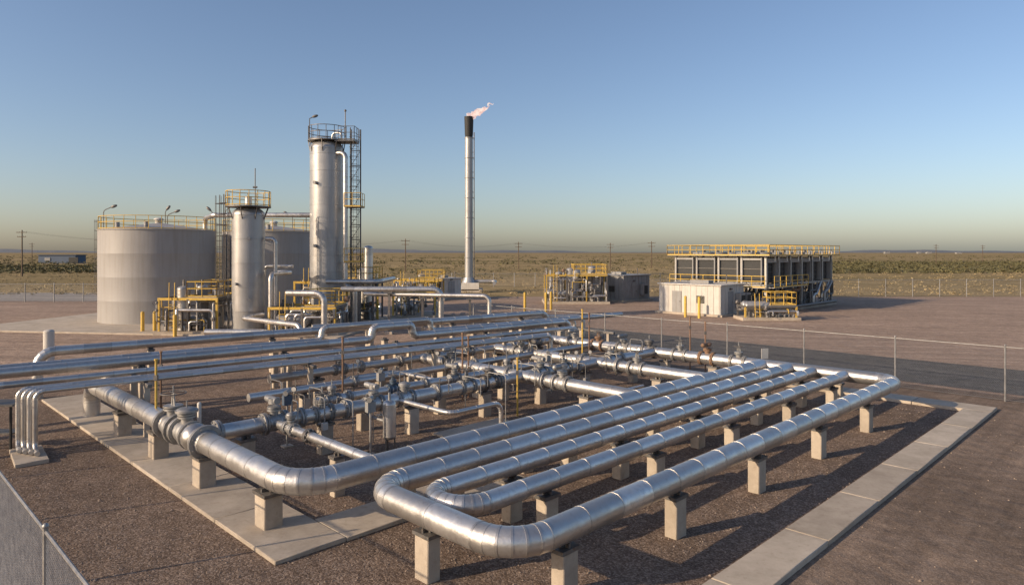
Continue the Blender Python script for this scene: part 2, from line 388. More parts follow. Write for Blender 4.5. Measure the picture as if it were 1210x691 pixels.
# supports
for u in (1.3,4.9,8.7,12.7,16.8): post(W(u,0),.87)
post(W(0,2.2),.87,rot=-math.pi/4)
for u in (2.9,7.0,11.0,15.0,18.8):
    post(W(u,1.85),.92); post(W(u+.15,3.05),.92)
for u in (2.2,6.2,10.2,14.2,18.0):
    post(W(u,4.05),.87); post(W(u-.5,5.2),.84)
for v in (6.4,10.0,13.4,16.8): post(W(-1.05,v),.84,.48,.42,-math.pi/4)
for u in (.3,2.7,5.9,9.2,12.2,15.0,18.5): post(W(u,10.6),.9)
for u in (5,8.3,11.6): post(W(u,12.1),.97)
for u in (4,9,14,18): post(W(u,14.3),.98,.3,.25)
for u in (6,9,12.5,16,19): post(W(u,17),.95)
for v in (7.5,13.2,15.5):
    post(W(15.8,v),.9,rot=-math.pi/4); post(W(11.2,v),.9,rot=-math.pi/4)
for v in (2.2,7.5,10,13,16): post(W(20.3,v),.87,rot=-math.pi/4)
post(W(1.1,7.2),.98,.3,.25)
# valves
valve(W(-1.05,12.2,Z),VA,.27,0,'galv'); valve(W(-1.05,11.2,Z),VA,.24,2,'galv')
b=B('pipe_tee'); flange(b,W(-.5,10.6,Z),UA,.22,'galv'); ball(b,W(-1.05,10.6,Z),.36,'clad'); flange(b,W(-1.05,9.9,Z),VA,.28,'galv'); b.done()
valve(W(1.1,10.6,Z),UA,.2,1,'galv')
for i,u in enumerate((2.6,4.4,5.6,8.3,9.4,12.2,13.6,16.8)):
    valve(W(u,10.6,Z),UA,.17,[0,1,2,0,2,1][i%6],['valvepaint','galv','galv','valvepaint','steel'][i%5])
for i,u in enumerate((3.8,6.2,9,11.8)):
    valve(W(u,12.1,Z),UA,.13,[2,0,1][i%3],['galv','bluepaint','valvepaint'][i%3])
for i,v in enumerate((6.3,7.8,9.2,10.9,12.4,14,15.6)):
    valve(W(20.3,v,Z),VA,.2,[0,1,0,2,1][i%5],['valvepaint','rust','galv','steel'][i%4])
for i,u in enumerate((7,11.8,14,18.8)): valve(W(u,17,Z),UA,.15,[0,2,1][i%3],['galv','valvepaint'][i%2])
for u,v in ((11.2,8.6),(15.8,8.5),(11.2,14.9),(15.8,15.2)): valve(W(u,v,Z),VA,.2,[1,0][int(u>13)],'galv')
valve(W(1.1,9.6,Z),VA,.12,2,'galv')
# small-bore tubing clutter with gauges
b=B('instrument_tubing')
for i in range(40):
    u=random.uniform(1.5,19.5); v=random.choice((10.6,10.6,12.1,17,9.6,14.3)); s=random.choice((-1,1))*random.uniform(.3,.9); h=random.uniform(.15,.55)
    p=W(u,v,Z+.15)
    q=W(u,v+s,Z+.15)
    tube(b,[p,p+V((0,0,h)),q+V((0,0,h)),V((q.x,q.y,random.choice((.1,.6,1.0))))],.018,'galv' if i%3 else 'steel',6,.1)
    if i%3==0:
        c=p+V((0,0,h+.1)); cyl(b,c+V((0,-.03,0)),c+V((0,.03,0)),.075,'whitepaint',12); cyl(b,c+V((0,-.028,0)),c+V((0,.028,0)),.085,'dark',12); cyl(b,p,c,.015,'galv',5)
    if i%4==0: box(b,V((q.x,q.y,.95)),(.16,.12,.2),random.choice(('greypaint','galv','whitepaint')),.8)
b.done()
for u,v in ((3.5,9.4),(6.5,13.3),(14.2,12),(2.2,12)):
    b=B('transmitter_stand'); P=W(u,v); cyl(b,P,P+V((0,0,1.5)),.035,'galv',8); box(b,P+V((0,0,1.45)),(.26,.18,.3),'bluepaint' if u<3 else 'greypaint',.7)
    cyl(b,P+V((0,-.17,1.68)),P+V((0,.12,1.68)),.08,'valvepaint',10); box(b,P+V((0,0,.03)),(.3,.3,.06),'concrete',.7); b.done()
# upright filter vessel
b=B('filter_vessel'); P=W(4.1,9.3)
for k in range(3):
    a=k*2.1; cyl(b,P+V((.17*math.cos(a),.17*math.sin(a),0)),P+V((.15*math.cos(a),.15*math.sin(a),.6)),.025,'steel',6)
cyl(b,P+V((0,0,.5)),P+V((0,0,1.45)),.2,'clad',18); dome(b,P+V((0,0,1.45)),.2,.14,'clad',18,5); dome(b,P+V((0,0,.5)),.2,.12,'clad',18,5,V((0,0,-1))); cyl(b,P+V((0,0,1.55)),P+V((0,0,1.8)),.04,'galv',8); tube(b,[P+V((0,0,.9)),W(4.1,10.4,.9),W(4.1,10.5,1.2)],.05,'galv',8,.1); b.done()
# thin marker rods standing on the pipe runs / ground
for (x,y,z0,z,m) in ((-10.36,19.87,1.4,2.85,'yellow'),(-6.1,24.6,0,2.9,'rust'),(-6.25,25.2,0,2.7,'rust'),(-2.0,27.6,0,2.7,'rust'),(-1.8,28.2,0,2.5,'rust'),(3.4,33,0,3.2,'yellow'),(3.9,34.5,0,2.9,'rust'),(9.0,34.5,0,2.7,'rust'),(9.6,33.9,0,2.5,'rust'),(-12.6,24.5,0,2.4,'rust'),(0.2,25,0,2.1,'yellow')):
    b=B('marker_pole'); cyl(b,(x,y,z0),(x,y,z),.035,m,8); box(b,(x,y,z-.5),(.1,.09,.16),'steel'); cyl(b,(x,y,z),(x,y,z+.05),.055,m,8); b.done()

# ------------------------------------------------------------------ raised pipe rack at left
D=V((.765,.644,0)); Nn=V((-.644,.765,0)); O2=V((-17.3,23.1,0))
def K2(t,o,z): return O2+D*t+Nn*o+V((0,0,z))
zr=1.9; r2=math.atan2(Nn.y,Nn.x)
b=B('insulated_pipe'); clad(b,[K2(1.5,5.1,0),K2(1.5,5.1,zr),K2(30,5.1,zr),K2(30,5.1,0)],.2,.6); b.done()
b=B('insulated_pipe'); clad(b,[K2(-9,0,zr),K2(14,0,zr),K2(14,0,zr+.55),K2(16.2,0,zr+.55),K2(16.2,0,zr),K2(27,0,zr),K2(27,0,.3)],.19,.45); b.done()
b=B('insulated_pipe'); clad(b,[K2(-9,1.1,zr),K2(12,1.1,zr),K2(12,1.1,zr+.6),K2(18,1.1,zr+.6),K2(18,1.1,zr),K2(33,1.1,zr)],.15,.45); b.done()
b=B('process_pipe'); clad(b,[K2(-9,-2.6,zr),K2(25,-2.6,zr),K2(25,-2.6,.3)],.11,n=14); b.done()
for k in range(4):
    o=-3.75-.23*k
    b=B('small_bore_pipe'); clad(b,[K2(22-k*.2,o,0.3),K2(22-k*.2,o,zr),K2(.2+k*.12,o,zr),K2(.2+k*.12,o,.2),K2(.2+k*.12,o-.55,.2)],.07,.24,n=12); b.done()
b=B('concrete_pipe_base'); box(b,K2(.4,-4.5,.06),(1.9,.8,.12),'concrete',r2); b.done(.015)
for t in (3.5,9,14.5,20,25.5):
    b=B('pipe_rack_frame')
    for o in (-4.5,-2.5): box(b,K2(t,o,.85),(.17,.17,1.7),'concrete',r2)
    box(b,K2(t,-3.6,1.765),(2.6,.14,.12),'steel',r2); b.done(.01)
    post(K2(t+.8,0,0),1.66,.28,.24,r2); post(K2(t+.8,1.1,0),1.7,.28,.24,r2)
    post(K2(t+2.2,5.1,0),1.65,.28,.24,r2)
b=B('steel_pipe_stand')
for x in (-16.0,-15.2):
    for y in (20.7,21.2): cyl(b,(x,y,0),(x,y,1.35),.04,'dark',6)
box(b,(-15.6,20.95,1.38),(1.1,.8,.06),'steel'); box(b,(-15.6,20.95,.5),(.9,.5,.04),'steel'); b.done()
b=B('vent_post'); cyl(b,(-24.9,36.7,0),(-24.9,36.7,1.75),.26,'whitepaint',18); dome(b,(-24.9,36.7,1.75),.26,.1,'whitepaint',18,3); b.done()
b=B('vent_post'); cyl(b,(-9.3,20.3,0),(-9.3,20.3,1.5),.06,'whitepaint',10); dome(b,(-9.3,20.3,1.5),.06,.05,'whitepaint',10,3); b.done()

# ------------------------------------------------------------------ fences
def fence(p0,p1,h=2.2,sp=4.0,cell=.07,wr=.0022,pr=.035,skipmesh=False):
    b=B('chain_link_fence'); p0=V((p0[0],p0[1],0)); p1=V((p1[0],p1[1],0)); L=(p1-p0).length; d=(p1-p0)/L; n=V((-d.y,d.x,0))
    k=round(L/sp)
    for i in range(k+1):
        p=p0+d*L*i/k; cyl(b,p,p+V((0,0,h+.06)),pr,'galv',8); ball(b,p+V((0,0,h+.07)),pr*1.25,'galv',8,5)
    tube(b,[p0+V((0,0,h)),p1+V((0,0,h))],pr*.6,'galv',6); tube(b,[p0+V((0,0,.08)),p1+V((0,0,.08))],.006,'galv',4)
    hh=h-.08; vs=[];fs=[]; nl=int((L+hh)/cell)
    for i in range(nl):
        for sg in (1,-1):
            s0=-hh+i*cell; a,c=s0,s0+hh; za,zc=.08,h
            if a<0: za+= -a; a=0
            if c>L: zc-= c-L; c=L
            if c<=a: continue
            if sg<0: za,zc=h+.08-za,h+.08-zc
            q0=p0+d*a+V((0,0,za)); q1=p0+d*c+V((0,0,zc)); up=V((0,0,wr)) ; o=len(vs)
            off=[n*wr*1.2,-n*wr*.6+up,-n*wr*.6-up]
            vs+= [q0+x for x in off]+[q1+x for x in off]
            fs+= [(o,o+1,o+4,o+3),(o+1,o+2,o+5,o+4),(o+2,o,o+3,o+5)]
    b.add(vs,fs,'galv'); b.done()
fence(W(25.6,-2.4-8),W(25.6,29.6))
fence(W(-5.75,-5),W(-5.75,19),h=2.3,sp=4,wr=.003)
fence((14,92),(94,92),h=2.3,cell=.22,wr=.006,sp=3.6,pr=.05)
fence((-90,82),(-34,82),h=2.2,cell=.22,wr=.006,sp=3.6,pr=.05)
fence((-14,118),(40,118),h=2.3,cell=.3,wr=.008,sp=3.6,pr=.06)
b=B('marker_sign'); P=W(21.3,5.6); cyl(b,P,P+V((0,0,1.7)),.03,'galv',8); box(b,P+V((0,-.04,1.55)),(.35,.02,.45),'whitepaint',.3); b.done()

# ------------------------------------------------------------------ tanks
def tank(c,R,H):
    b=B('storage_tank'); c=V((c[0],c[1],0)); n=72; st=[]; Zs=[.12,H/4,H/2,H*3/4,H]
    for i,z in enumerate(Zs):
        if 0<i<4: st+=[(c+V((0,0,z-.02)),V((0,0,1)),R,.5),(c+V((0,0,z)),V((0,0,1)),R+.004,.5),(c+V((0,0,z+.02)),V((0,0,1)),R,.5)]
        else: st.append((c+V((0,0,z)),V((0,0,1)),R,.5))
    st+=[(c+V((0,0,H)),V((0,0,1)),R+.06,.5),(c+V((0,0,H+.07)),V((0,0,1)),R+.06,.5),(c+V((0,0,H+.07)),V((0,0,1)),R,.5),(c+V((0,0,H+.75)),V((0,0,1)),.02,.5)]
    sweep(b,st,n,'tankpaint'); 
    cyl(b,c+V((0,0,H+.6)),c+V((0,0,H+1.0)),.3,'whitepaint',14); dome(b,c+V((0,0,H+1)),.42,.2,'whitepaint',14,4)
    for a in (3.9,4.9,2.2): cyl(b,c+V((R*.7*math.cos(a),R*.7*math.sin(a),H+.2)),c+V((R*.7*math.cos(a),R*.7*math.sin(a),H+.7)),.18,'tankpaint',12)
    a=-1.1; d=V((math.cos(a),math.sin(a),0)); cyl(b,c+d*(R-.1)+V((0,0,1)),c+d*(R+.25)+V((0,0,1)),.35,'greypaint',18)
    ringrail(b,c,R-.05,H+.07,30)
    cage(b,c+V((-(R+.15),-.3,0)),V((-1,-.1,0)),.1,H)
    return b.done()
tank((-31.2,60.3),4.65,7.85)
tank((-23.2,66.5),4.65,7.85)
lamp((-35.3,59,7.9),1,1.7); lamp((-32.6,64.2,7.9),.3,1.9); lamp((-31.6,62.6,7.9),1,1.5); lamp((-27.4,62.5,7.9),-.4,1.7); lamp((-19.3,64,7.9),1,1.5); lamp((-22.5,70,7.9),-.8,1.8,.8); lamp((-26.5,63.2,7.9),.8,2.0,.8)
# ------------------------------------------------------------------ columns
def column(c,r,H,z0=1.6,name='distillation_column',bands=1.35,mat='vessel'):
    b=B(name); c=V((c[0],c[1],.12)); up=V((0,0,1)); st=[]
    sweep(b,[(c,up,r*1.12,.3),(c+up*.15,up,r*1.12,.3),(c+up*.15,up,r*.98,.3),(c+up*z0,up,r*.98,.3)],36,'greypaint')
    z=z0; st=[(c+up*z0,up,r,.5)]
    while z<H-.3:
        z+=bands; z=min(z,H); q=random.random()
        st+=[(c+up*(z-.035),up,r,q),(c+up*(z-.03),up,r+.02,.2),(c+up*(z+.03),up,r+.02,.2),(c+up*(z+.035),up,r,.2)]
    sweep(b,st,40,mat)
    dome(b,st[-1][0],r,r*.55,mat,40,8); 
    return b,c,st[-1][0]
b,c,t=column((-19.5,50.5),1.15,8.6,bands=1.75)
H=9.2
cyl(b,(c.x,c.y,H+.1),(c.x,c.y,H+.18),1.6,'steel',28); ringrail(b,c,1.55,H+.18,16,mat='yellow')
for k in range(8):
    a=k*.785; cyl(b,c+V((1.15*math.cos(a),1.15*math.sin(a),H-.9)),c+V((1.5*math.cos(a),1.5*math.sin(a),H)),.04,'steel',5)
cage(b,(c.x-1.35,c.y-.3),(-1,-.2),.2,H); cage(b,(c.x-1.9,c.y+.3),(-1,-.2),.2,H)
cyl(b,(c.x,c.y,H),(c.x,c.y,H+.9),.25,'clad'); cyl(b,(c.x+.5,c.y,H),(c.x+.5,c.y,H+3.0),.035,'steel'); cyl(b,(c.x+.35,c.y,H+1.6),(c.x+.65,c.y,H+1.6),.07,'steel')
for z in (2.6,7): cyl(b,(c.x+.4,c.y-1.0,z),(c.x+.5,c.y-1.3,z),.13,'greypaint',12)
cyl(b,(c.x-.4,c.y-1.0,3.7),(c.x-.5,c.y-1.3,3.7),.1,'greypaint',12)
b.done()
b,c,t=column((-15.0,55.3),1.33,14.2)
H=14.9
cyl(b,(c.x,c.y,H+.02),(c.x,c.y,H+.1),1.5,'steel',28); ringrail(b,c,1.45,H+.1,14,mat='steel'); 
box(b,(c.x+1.7,c.y-.3,H-.05),(1.6,1.6,.08),'steel'); rail(b,[(c.x+1.2,c.y-1.1,H),(c.x+2.5,c.y-1.1,H),(c.x+2.5,c.y+.5,H)],1.1,.8,'steel')
for k in range(8):
    a=k*.785; cyl(b,c+V((1.33*math.cos(a),1.33*math.sin(a),H-1)),c+V((1.5*math.cos(a),1.5*math.sin(a),H)),.04,'steel',5)
clad(b,[(c.x+.9,c.y-.75,H-1.0),(c.x+1.75,c.y-1.0,H-1.0),(c.x+1.75,c.y-1.0,3.2),(c.x+2.6,c.y-1.4,3.2),(c.x+2.6,c.y-1.4,.3)],.19,.45,n=16)
tube(b,[(c.x+.5,c.y-.2,H),(c.x+.5,c.y-.2,H+.7),(c.x+1.3,c.y-.4,H+.7),(c.x+1.3,c.y-.4,H+.1)],.08,'clad',10,.25)
cage(b,(c.x+2.3,c.y-.5),(.4,-1),2.6,H,w=.5)
for x in (2.0,2.75): cyl(b,(c.x+x,c.y-.1,.1),(c.x+x,c.y-.1,H+1),.06,'steel',6)
z=1.0
while z<H:
    cyl(b,(c.x+2.0,c.y-.1,z),(c.x+2.75,c.y-.1,z+.0),.035,'steel',5); cyl(b,(c.x+2.0,c.y-.1,z),(c.x+2.75,c.y-.1,z+1.2),.02,'steel',4)
    z+=1.2
for z in (5.2,9.6): box(b,(c.x+2.35,c.y-.5,z),(1.3,1.5,.07),'steel'); rail(b,[(c.x+1.7,c.y-1.25,z),(c.x+3,c.y-1.25,z),(c.x+3,c.y+.25,z)],1.1,.7,'yellow')
cyl(b,(c.x+1.5,c.y,H),(c.x+1.5,c.y,H+2.6),.04,'steel'); tube(b,[(c.x-1.4,c.y,H),(c.x-1.4,c.y,H+1.9),(c.x-1.0,c.y,H+2.1)],.04,'steel',6); ball(b,(c.x-.95,c.y,H+2.1),.12,'steel',10,6,V((1,0,.3)).normalized(),2.2); ball(b,(c.x+1.5,c.y,H+2.55),.1,'steel')
for z in (6.5,11.5): cyl(b,(c.x-.5,c.y-1.15,z),(c.x-.6,c.y-1.5,z),.13,'greypaint',12)
b.done()
b,c,t=column((-12.3,58.5),.38,6.2,name='stripper_column',mat='clad'); b.done()
b,c,t=column((-21.4,56.5),.6,6.0,name='stripper_column',mat='clad'); b.done()
b=B('overhead_vapour_pipe'); clad(b,[(-27.2,60.5,7.9),(-27.2,60.5,9.0),(-24.3,55.5,9.0),(-16.2,55.3,9.0)],.2,.6,n=16); b.done()
b=B('overhead_vapour_pipe'); clad(b,[(-18.2,50.5,7.0),(-17.5,50.5,7.0),(-17.5,50.5,.5)],.15,.4,n=14); b.done()
# ------------------------------------------------------------------ process skids
def skid(name,x0,x1,y0,y1,H,seed,rot=0,deck=None,nv=3,yel=True):
    rs=random.Random(seed); b=B(name); cx=(x0+x1)/2; cy=(y0+y1)/2; w=x1-x0; dp=y1-y0
    box(b,(cx,cy,.14),(w+.6,dp+.6,.26),'concrete')
    deck=deck or H*.62; nx=max(2,round(w/2.2)); ny=max(1,round(dp/2.5))
    for i in range(nx+1):
        for j in range(ny+1):
            x=x0+w*i/nx; y=y0+dp*j/ny; box(b,(x,y,deck/2+.1),(.14,.14,deck),'steel' if (i+j)%2 else 'yellow')
    for y in (y0,y1): box(b,(cx,y,deck+.1),(w+.16,.12,.18),'yellow' if yel else 'steel')
    for x in (x0,x1): box(b,(x,cy,deck+.103),(.12,dp-.14,.17),'steel')
    half=w*rs.uniform(.45,.6); sx=x0 if rs.random()<.5 else x1-half
    box(b,(sx+half/2,cy,deck+.22),(half,dp,.05),'galv')
    rail(b,[(sx,y0,deck+.25),(sx+half,y0,deck+.25),(sx+half,y1,deck+.25),(sx,y1,deck+.25)],1.1,1.2,'yellow',.035,True)
    for i in range(nv):
        x=rs.uniform(x0+.5,x1-.5); y=rs.uniform(y0+.4,y1-.4); r=rs.uniform(.28,.5); h=H*rs.uniform(.55,.95)
        cyl(b,(x,y,.3),(x,y,h),r,rs.choice(('clad','vessel','greypaint')),20); dome(b,(x,y,h),r,r*.5,'vessel',20,5); cyl(b,(x,y,h),(x,y,h+r+.2),.08,'steel',8)
    for i in range(2):
        y=y0+dp*(.3+.4*i); z=rs.uniform(.8,1.3); cyl(b,(x0+.3,y,z),(x0+w*.5,y,z),.38,'vessel',20); dome(b,(x0+.3,y,z),.38,.2,'vessel',20,5,V((-1,0,0))); dome(b,(x0+w*.5,y,z),.38,.2,'vessel',20,5,V((1,0,0)))
        for q in (.6,w*.4): box(b,(x0+q,y,z/2),(.15,.5,z),'steel')
    for i in range(int(w*5)):
        x=rs.uniform(x0,x1); y=rs.uniform(y0-.3,y1); z=rs.uniform(.6,deck); r=rs.choice((.04,.06,.09,.12))
        x2=min(x1,max(x0,x+rs.uniform(-3,3))); y2=min(y1,max(y0-.3,y+rs.uniform(-1.5,1.5))); z2=rs.uniform(.3,H*.9)
        tube(b,[(x,y,.3),(x,y,z),(x2,y,z),(x2,y2,z),(x2,y2,z2)],r,rs.choice(('clad','galv','clad','steel','yellow' if r<.06 else 'clad')),8,r*2.5)
        if i%2: flange(b,V((x,y,z*.6+.1)),V((0,0,1)),r,'steel')
        if i%3==0: ball(b,(x2,y2,z2),r*2,rs.choice(('valvepaint','rust','steel')),8,5); torus(b,V((x2,y2-.25,z2)),V((0,1,0)),.18,.02,'steel',10,4)
    for q in (-.2,.2): cyl(b,(x0+1+q,y0-.25,.2),(x0+1+q,y0-.1,deck+1.3),.03,'yellow',5)
    z=.4
    while z<deck: cyl(b,(x0+.8,y0-.22,z),(x0+1.2,y0-.22,z),.02,'yellow',4); z+=.3
    return b.done()
skid('separator_skid',-25.6,-21.4,49.5,53.5,4.0,11,deck=2.5,nv=4)
skid('reboiler_skid',-18.0,-11.5,56.5,60.5,4.8,5,deck=3.4,nv=3)
skid('pump_skid',-17.3,-12.6,48.6,52.0,3.0,21,deck=1.9,nv=2)
skid('compressor_skid',4.0,11.0,79,84,4.6,33,deck=3.2,nv=4)
skid('metering_skid',-14.5,-8.6,84,88,3.8,44,deck=2.4,nv=2)
skid('heater_skid',-10.8,-7.0,62,65,3.6,8,deck=2.3,nv=1)
def hpipe(pts,r,legs,name='process_pipe'):
    b=B(name); clad(b,pts,r,n=16,R=r*3); b.done()
    for (x,y,z) in legs:
        b=B('steel_pipe_support'); box(b,(x,y,z/2),(.16,.16,z),'steel'); box(b,(x,y,z-.05),(.5,.3,.08),'steel'); box(b,(x,y,.1),(.5,.5,.2),'concrete'); b.done()
hpipe([(-16,48.5,3.1),(-13.2,48.0,3.1),(-13.2,48.0,0.2)],.22,[])
hpipe([(-12.5,50,3.3),(-5.2,50,3.3),(-5.2,50,.2)],.2,[(-9,50,3.05)])
hpipe([(-11,50.8,2.9),(-1.6,48.3,2.9),(-1.6,48.3,.2)],.15,[(-6.5,49.6,2.7),(-3,48.7,2.7)])
hpipe([(-18,49.3,1.5),(-18.3,46.5,1.5),(-13,42.0,1.5),(-13,42,.1)],.16,[])
hpipe([(-19,55,4.4),(-17.5,54,4.4),(-17.5,49.5,4.4),(-17.5,49.5,.3)],.16,[])
hpipe([(-17,53,4.9),(-19.2,53.0,4.9),(-19.8,53,.3)],.13,[])
hpipe([(-14.5,53.2,3.7),(-10.4,53.6,3.7),(-10.4,60,3.7)],.18,[(-12,53.5,3.5)])
hpipe([(-20,44.5,.8),(-15.8,44.5,.8),(-15.8,43,.8),(-11,38.6,1.4)],.2,[])
b=B('process_pipe'); clad(b,[(-12,41,1.5),(-3,46.5,1.5),(5,48,1.5),(5,48,.1)],.16,n=16); b.done()
b=B('process_pipe'); clad(b,[(-11,39.5,1.5),(-2,45.0,1.5),(4.2,45.8,1.5),(4.2,45.8,.1)],.12,n=14); b.done()
for x,y in ((-9,42.8),(-5,45.3),(0,47.1)): post((x,y),1.3,.3,.3)
for x,y in ((-27.6,51),(-26.8,51.2),(1.3,69),(3.4,68.5),(4.0,70),(-24,48.6),(17,62),(16,63)):
    b=B('safety_bollard'); cyl(b,(x,y,0),(x,y,1.5 if y<60 else 1.9),.13,'yellow',14); dome(b,(x,y,1.5 if y<60 else 1.9),.13,.08,'yellow',14,4); b.done()
# ------------------------------------------------------------------ flare stack
b=B('flare_stack'); fx,fy=-6.5,103; up=V((0,0,1)); c=V((fx,fy,0))
box(b,(fx,fy,.25),(4,4,.5),'concrete'); box(b,(fx+.3,fy-1.6,.9),(2.6,.8,1.1),'whitepaint')
sweep(b,[(c+up*.5,up,1.35,.5),(c+up*2.2,up,.75,.5)],24,'vessel')
st=[(c+up*2.2,up,.62,.5)]; z=2.2
while z<23: 
    z+=3; st+=[(c+up*(z-.06),up,.60,.6),(c+up*(z-.05),up,.70,.3),(c+up*(z+.05),up,.70,.3),(c+up*(z+.06),up,.60,.3)]
sweep(b,st,24,'vessel'); zt=st[-1][0].z
sweep(b,[(c+up*zt,up,.55,.5),(c+up*(zt+.5),up,.62,.5),(c+up*26.4,up,.7,.5),(c+up*26.4,up,.62,.5),(c+up*26.0,up,.6,.5)],24,'dark')
cyl(b,(fx+.8,fy-.3,.5),(fx+.8,fy-.3,24),.08,'steel',8)
for z in range(3,24,3): cyl(b,(fx,fy-.3,z),(fx+.8,fy-.3,z),.04,'steel',5)
tube(b,[(fx+.6,fy,1.6),(fx+4,fy,1.6),(fx+4,fy-6,1.6)],.25,'vessel',12,.6)
fb=b.done()
b=B('flare_flame')
def tongue(p,L,r,dx,dz,seed):
    rs=random.Random(seed); pts=[];rr=[];n=16
    for i in range(n+1):
        t=i/n; pts.append(V(p)+V((dx*t+.16*math.sin(t*7+seed),rs.uniform(-.1,.1),dz*t+.15*math.sin(t*9+seed*2)))); rr.append(max(.02,r*math.sin(math.pi*min(1,(t*.85+.12)))*(1-.4*t)*rs.uniform(.75,1.2)))
    tube(b,pts,rr,'flame',14)
tongue((fx+.1,fy,26.2),3,.6,1.8,1.2,1); tongue((fx+.3,fy,26.5),3,.36,2.8,1.6,2); tongue((fx-.2,fy,26.4),2,.4,1.1,.7,3); tongue((fx+1.3,fy,27.0),2,.42,1.7,.85,5); tongue((fx+.8,fy,26.6),2,.26,1.5,.4,6); tongue((fx+2.7,fy,28.1),2,.13,.9,.35,8)
b.done()
# ------------------------------------------------------------------ air cooler bank
U2=V((S,S,0)); V2=V((-S,S,0)); NC=V((24.9,67,0))
def C(u,v,z): return NC+U2*u+V2*v+V((0,0,z))
b=B('air_cooler_bank'); LU,LV=17.0,10.0; q=math.pi/4
def cbox(u0,u1,v0,v1,z0,z1,mat): box(b,C((u0+u1)/2,(v0+v1)/2,(z0+z1)/2),(abs(u1-u0),abs(v1-v0),abs(z1-z0)),mat,q)
cbox(-.5,LU+.5,-.5,LV+.5,0,.2,'concrete')
nu,nv=6,4; g=.28
for i in range(nu):
    a,c2=LU*i/nu+g,LU*(i+1)/nu-g
    cbox(a+.12,c2-.12,.35,LV-.35,3.05,5.2,'finpanel')
    cbox(a,a+.1,-.05,LV+.05,2.9,5.45,'greypaint'); cbox(c2-.1,c2,-.05,LV+.05,2.9,5.45,'greypaint')
    for z in (3.5,4.0,4.5,5.0): cbox(a+.1,c2-.1,.28,.33,z,z+.045,'steel')
    for k in range(1,4): cbox(a+(c2-a)*k/4-.02,a+(c2-a)*k/4+.02,.2,.26,3.05,5.2,'steel')
    cyl(b,C(a,0,.3),C(c2,0,2.7),.04,'steel',5); cyl(b,C(c2,0,.3),C(a,0,2.7),.04,'steel',5)
    cbox(a+.1,c2-.1,-.02,.2,4.95,5.4,'greypaint')
for j in range(nv):
    a,c2=LV*j/nv+.2,LV*(j+1)/nv-.2
    cbox(-.22,.24,a+.1,c2-.1,3.05,5.2,'finpanel')
    cbox(-.45,.22,a,a+.1,2.9,5.45,'greypaint'); cbox(-.45,.22,c2-.1,c2,2.9,5.45,'greypaint'); cbox(-.4,.2,a+.1,c2-.1,5.2,5.4,'greypaint'); cbox(-.4,.2,a+.1,c2-.1,2.9,3.0,'greypaint')
    for z in (3.6,4.3): cbox(-.3,-.25,a+.1,c2-.1,z,z+.05,'steel')
    cyl(b,C(0,a,.3),C(0,c2,2.7),.04,'steel',5)
for i in range(nu+1):
    u=LU*i/nu
    for v in (0,LV): cbox(u-.11,u+.11,v-.11,v+.11,.2,5.6,'galv')
for j in range(nv+1):
    v=LV*j/nv
    for u in (0.002,LU-.002): cbox(u-.11,u+.11,v-.108,v+.108,.2,5.6,'galv')
for z in (2.62,):
    cbox(-.14,LU+.14,-.14,.1,z,z+.22,'galv'); cbox(-.14,LU+.14,LV-.1,LV+.14,z,z+.22,'galv')
    cbox(-.142,.1,.1,LV-.1,z+.003,z+.217,'galv'); cbox(LU-.1,LU+.142,.1,LV-.1,z+.003,z+.217,'galv')
# deck & rails
cbox(-.7,LU+.7,-.7,LV+.7,5.62,5.67,'steel')
for (p0,p1) in ((C(-.7,-.7,5.67),C(LU+.7,-.7,5.67)),(C(-.7,-.7,5.67),C(-.7,LV+.7,5.67)),(C(LU+.7,-.7,5.67),C(LU+.7,LV+.7,5.67)),(C(-.7,LV+.7,5.67),C(LU+.7,LV+.7,5.67)),(C(LU*.5,-.7,5.67),C(LU*.5,LV+.7,5.67))): rail(b,[p0,p1],1.05,1.5,'yellow',.035)
for i in range(nu):
    for j in range(2): 
        cc=C(LU*(i+.5)/nu,LV*(j+.5)/2,5.68); cyl(b,cc,cc+V((0,0,.3)),1.15,'greypaint',24); cyl(b,cc+V((0,0,.3)),cc+V((0,0,.6)),.2,'steel',10)
    uu=LU*(i+.5)/nu; tube(b,[C(uu,-.3,5.1),C(uu,-.3,6.3),C(uu+.8,-.3,6.3),C(uu+.8,-.3,5.2)],.06,'clad',8,.2)
cbox(-1.3,-.5,-.5,LV,2.5,2.56,'galv'); rail(b,[C(-1.3,-.5,2.56),C(-1.3,LV,2.56)],1.1,1.4,'yellow',.035)
cbox(-.5,LU*.45,-1.1,-.2,2.5,2.56,'galv'); rail(b,[C(-.5,-1.1,2.56),C(LU*.45,-1.1,2.56)],1.1,1.4,'yellow',.035)
rs=random.Random(3)
for i in range(70):
    u=rs.uniform(.3,LU-.5); v=rs.uniform(-.6,LV*.6); z=rs.uniform(.7,2.3); r=rs.choice((.06,.09,.13,.16))
    tube(b,[C(u,v,.2),C(u,v,z),C(min(LU,u+rs.uniform(.5,2.5)),v,z),C(min(LU,u+2),v,2.7)],r,rs.choice(('clad','steel','galv','rust')),8,r*2)
for i in range(6):
    u=1.2+i*2.8; cyl(b,C(u,1.5,.2),C(u,1.5,1.6),.45,rs.choice(('vessel','valvepaint','dark')),14)
tube(b,[C(LU-3,-1.6,.6),C(-1,-1.6,.6),C(-1,-1.6,.2)],.15,'steel',12,.5)
b.done()
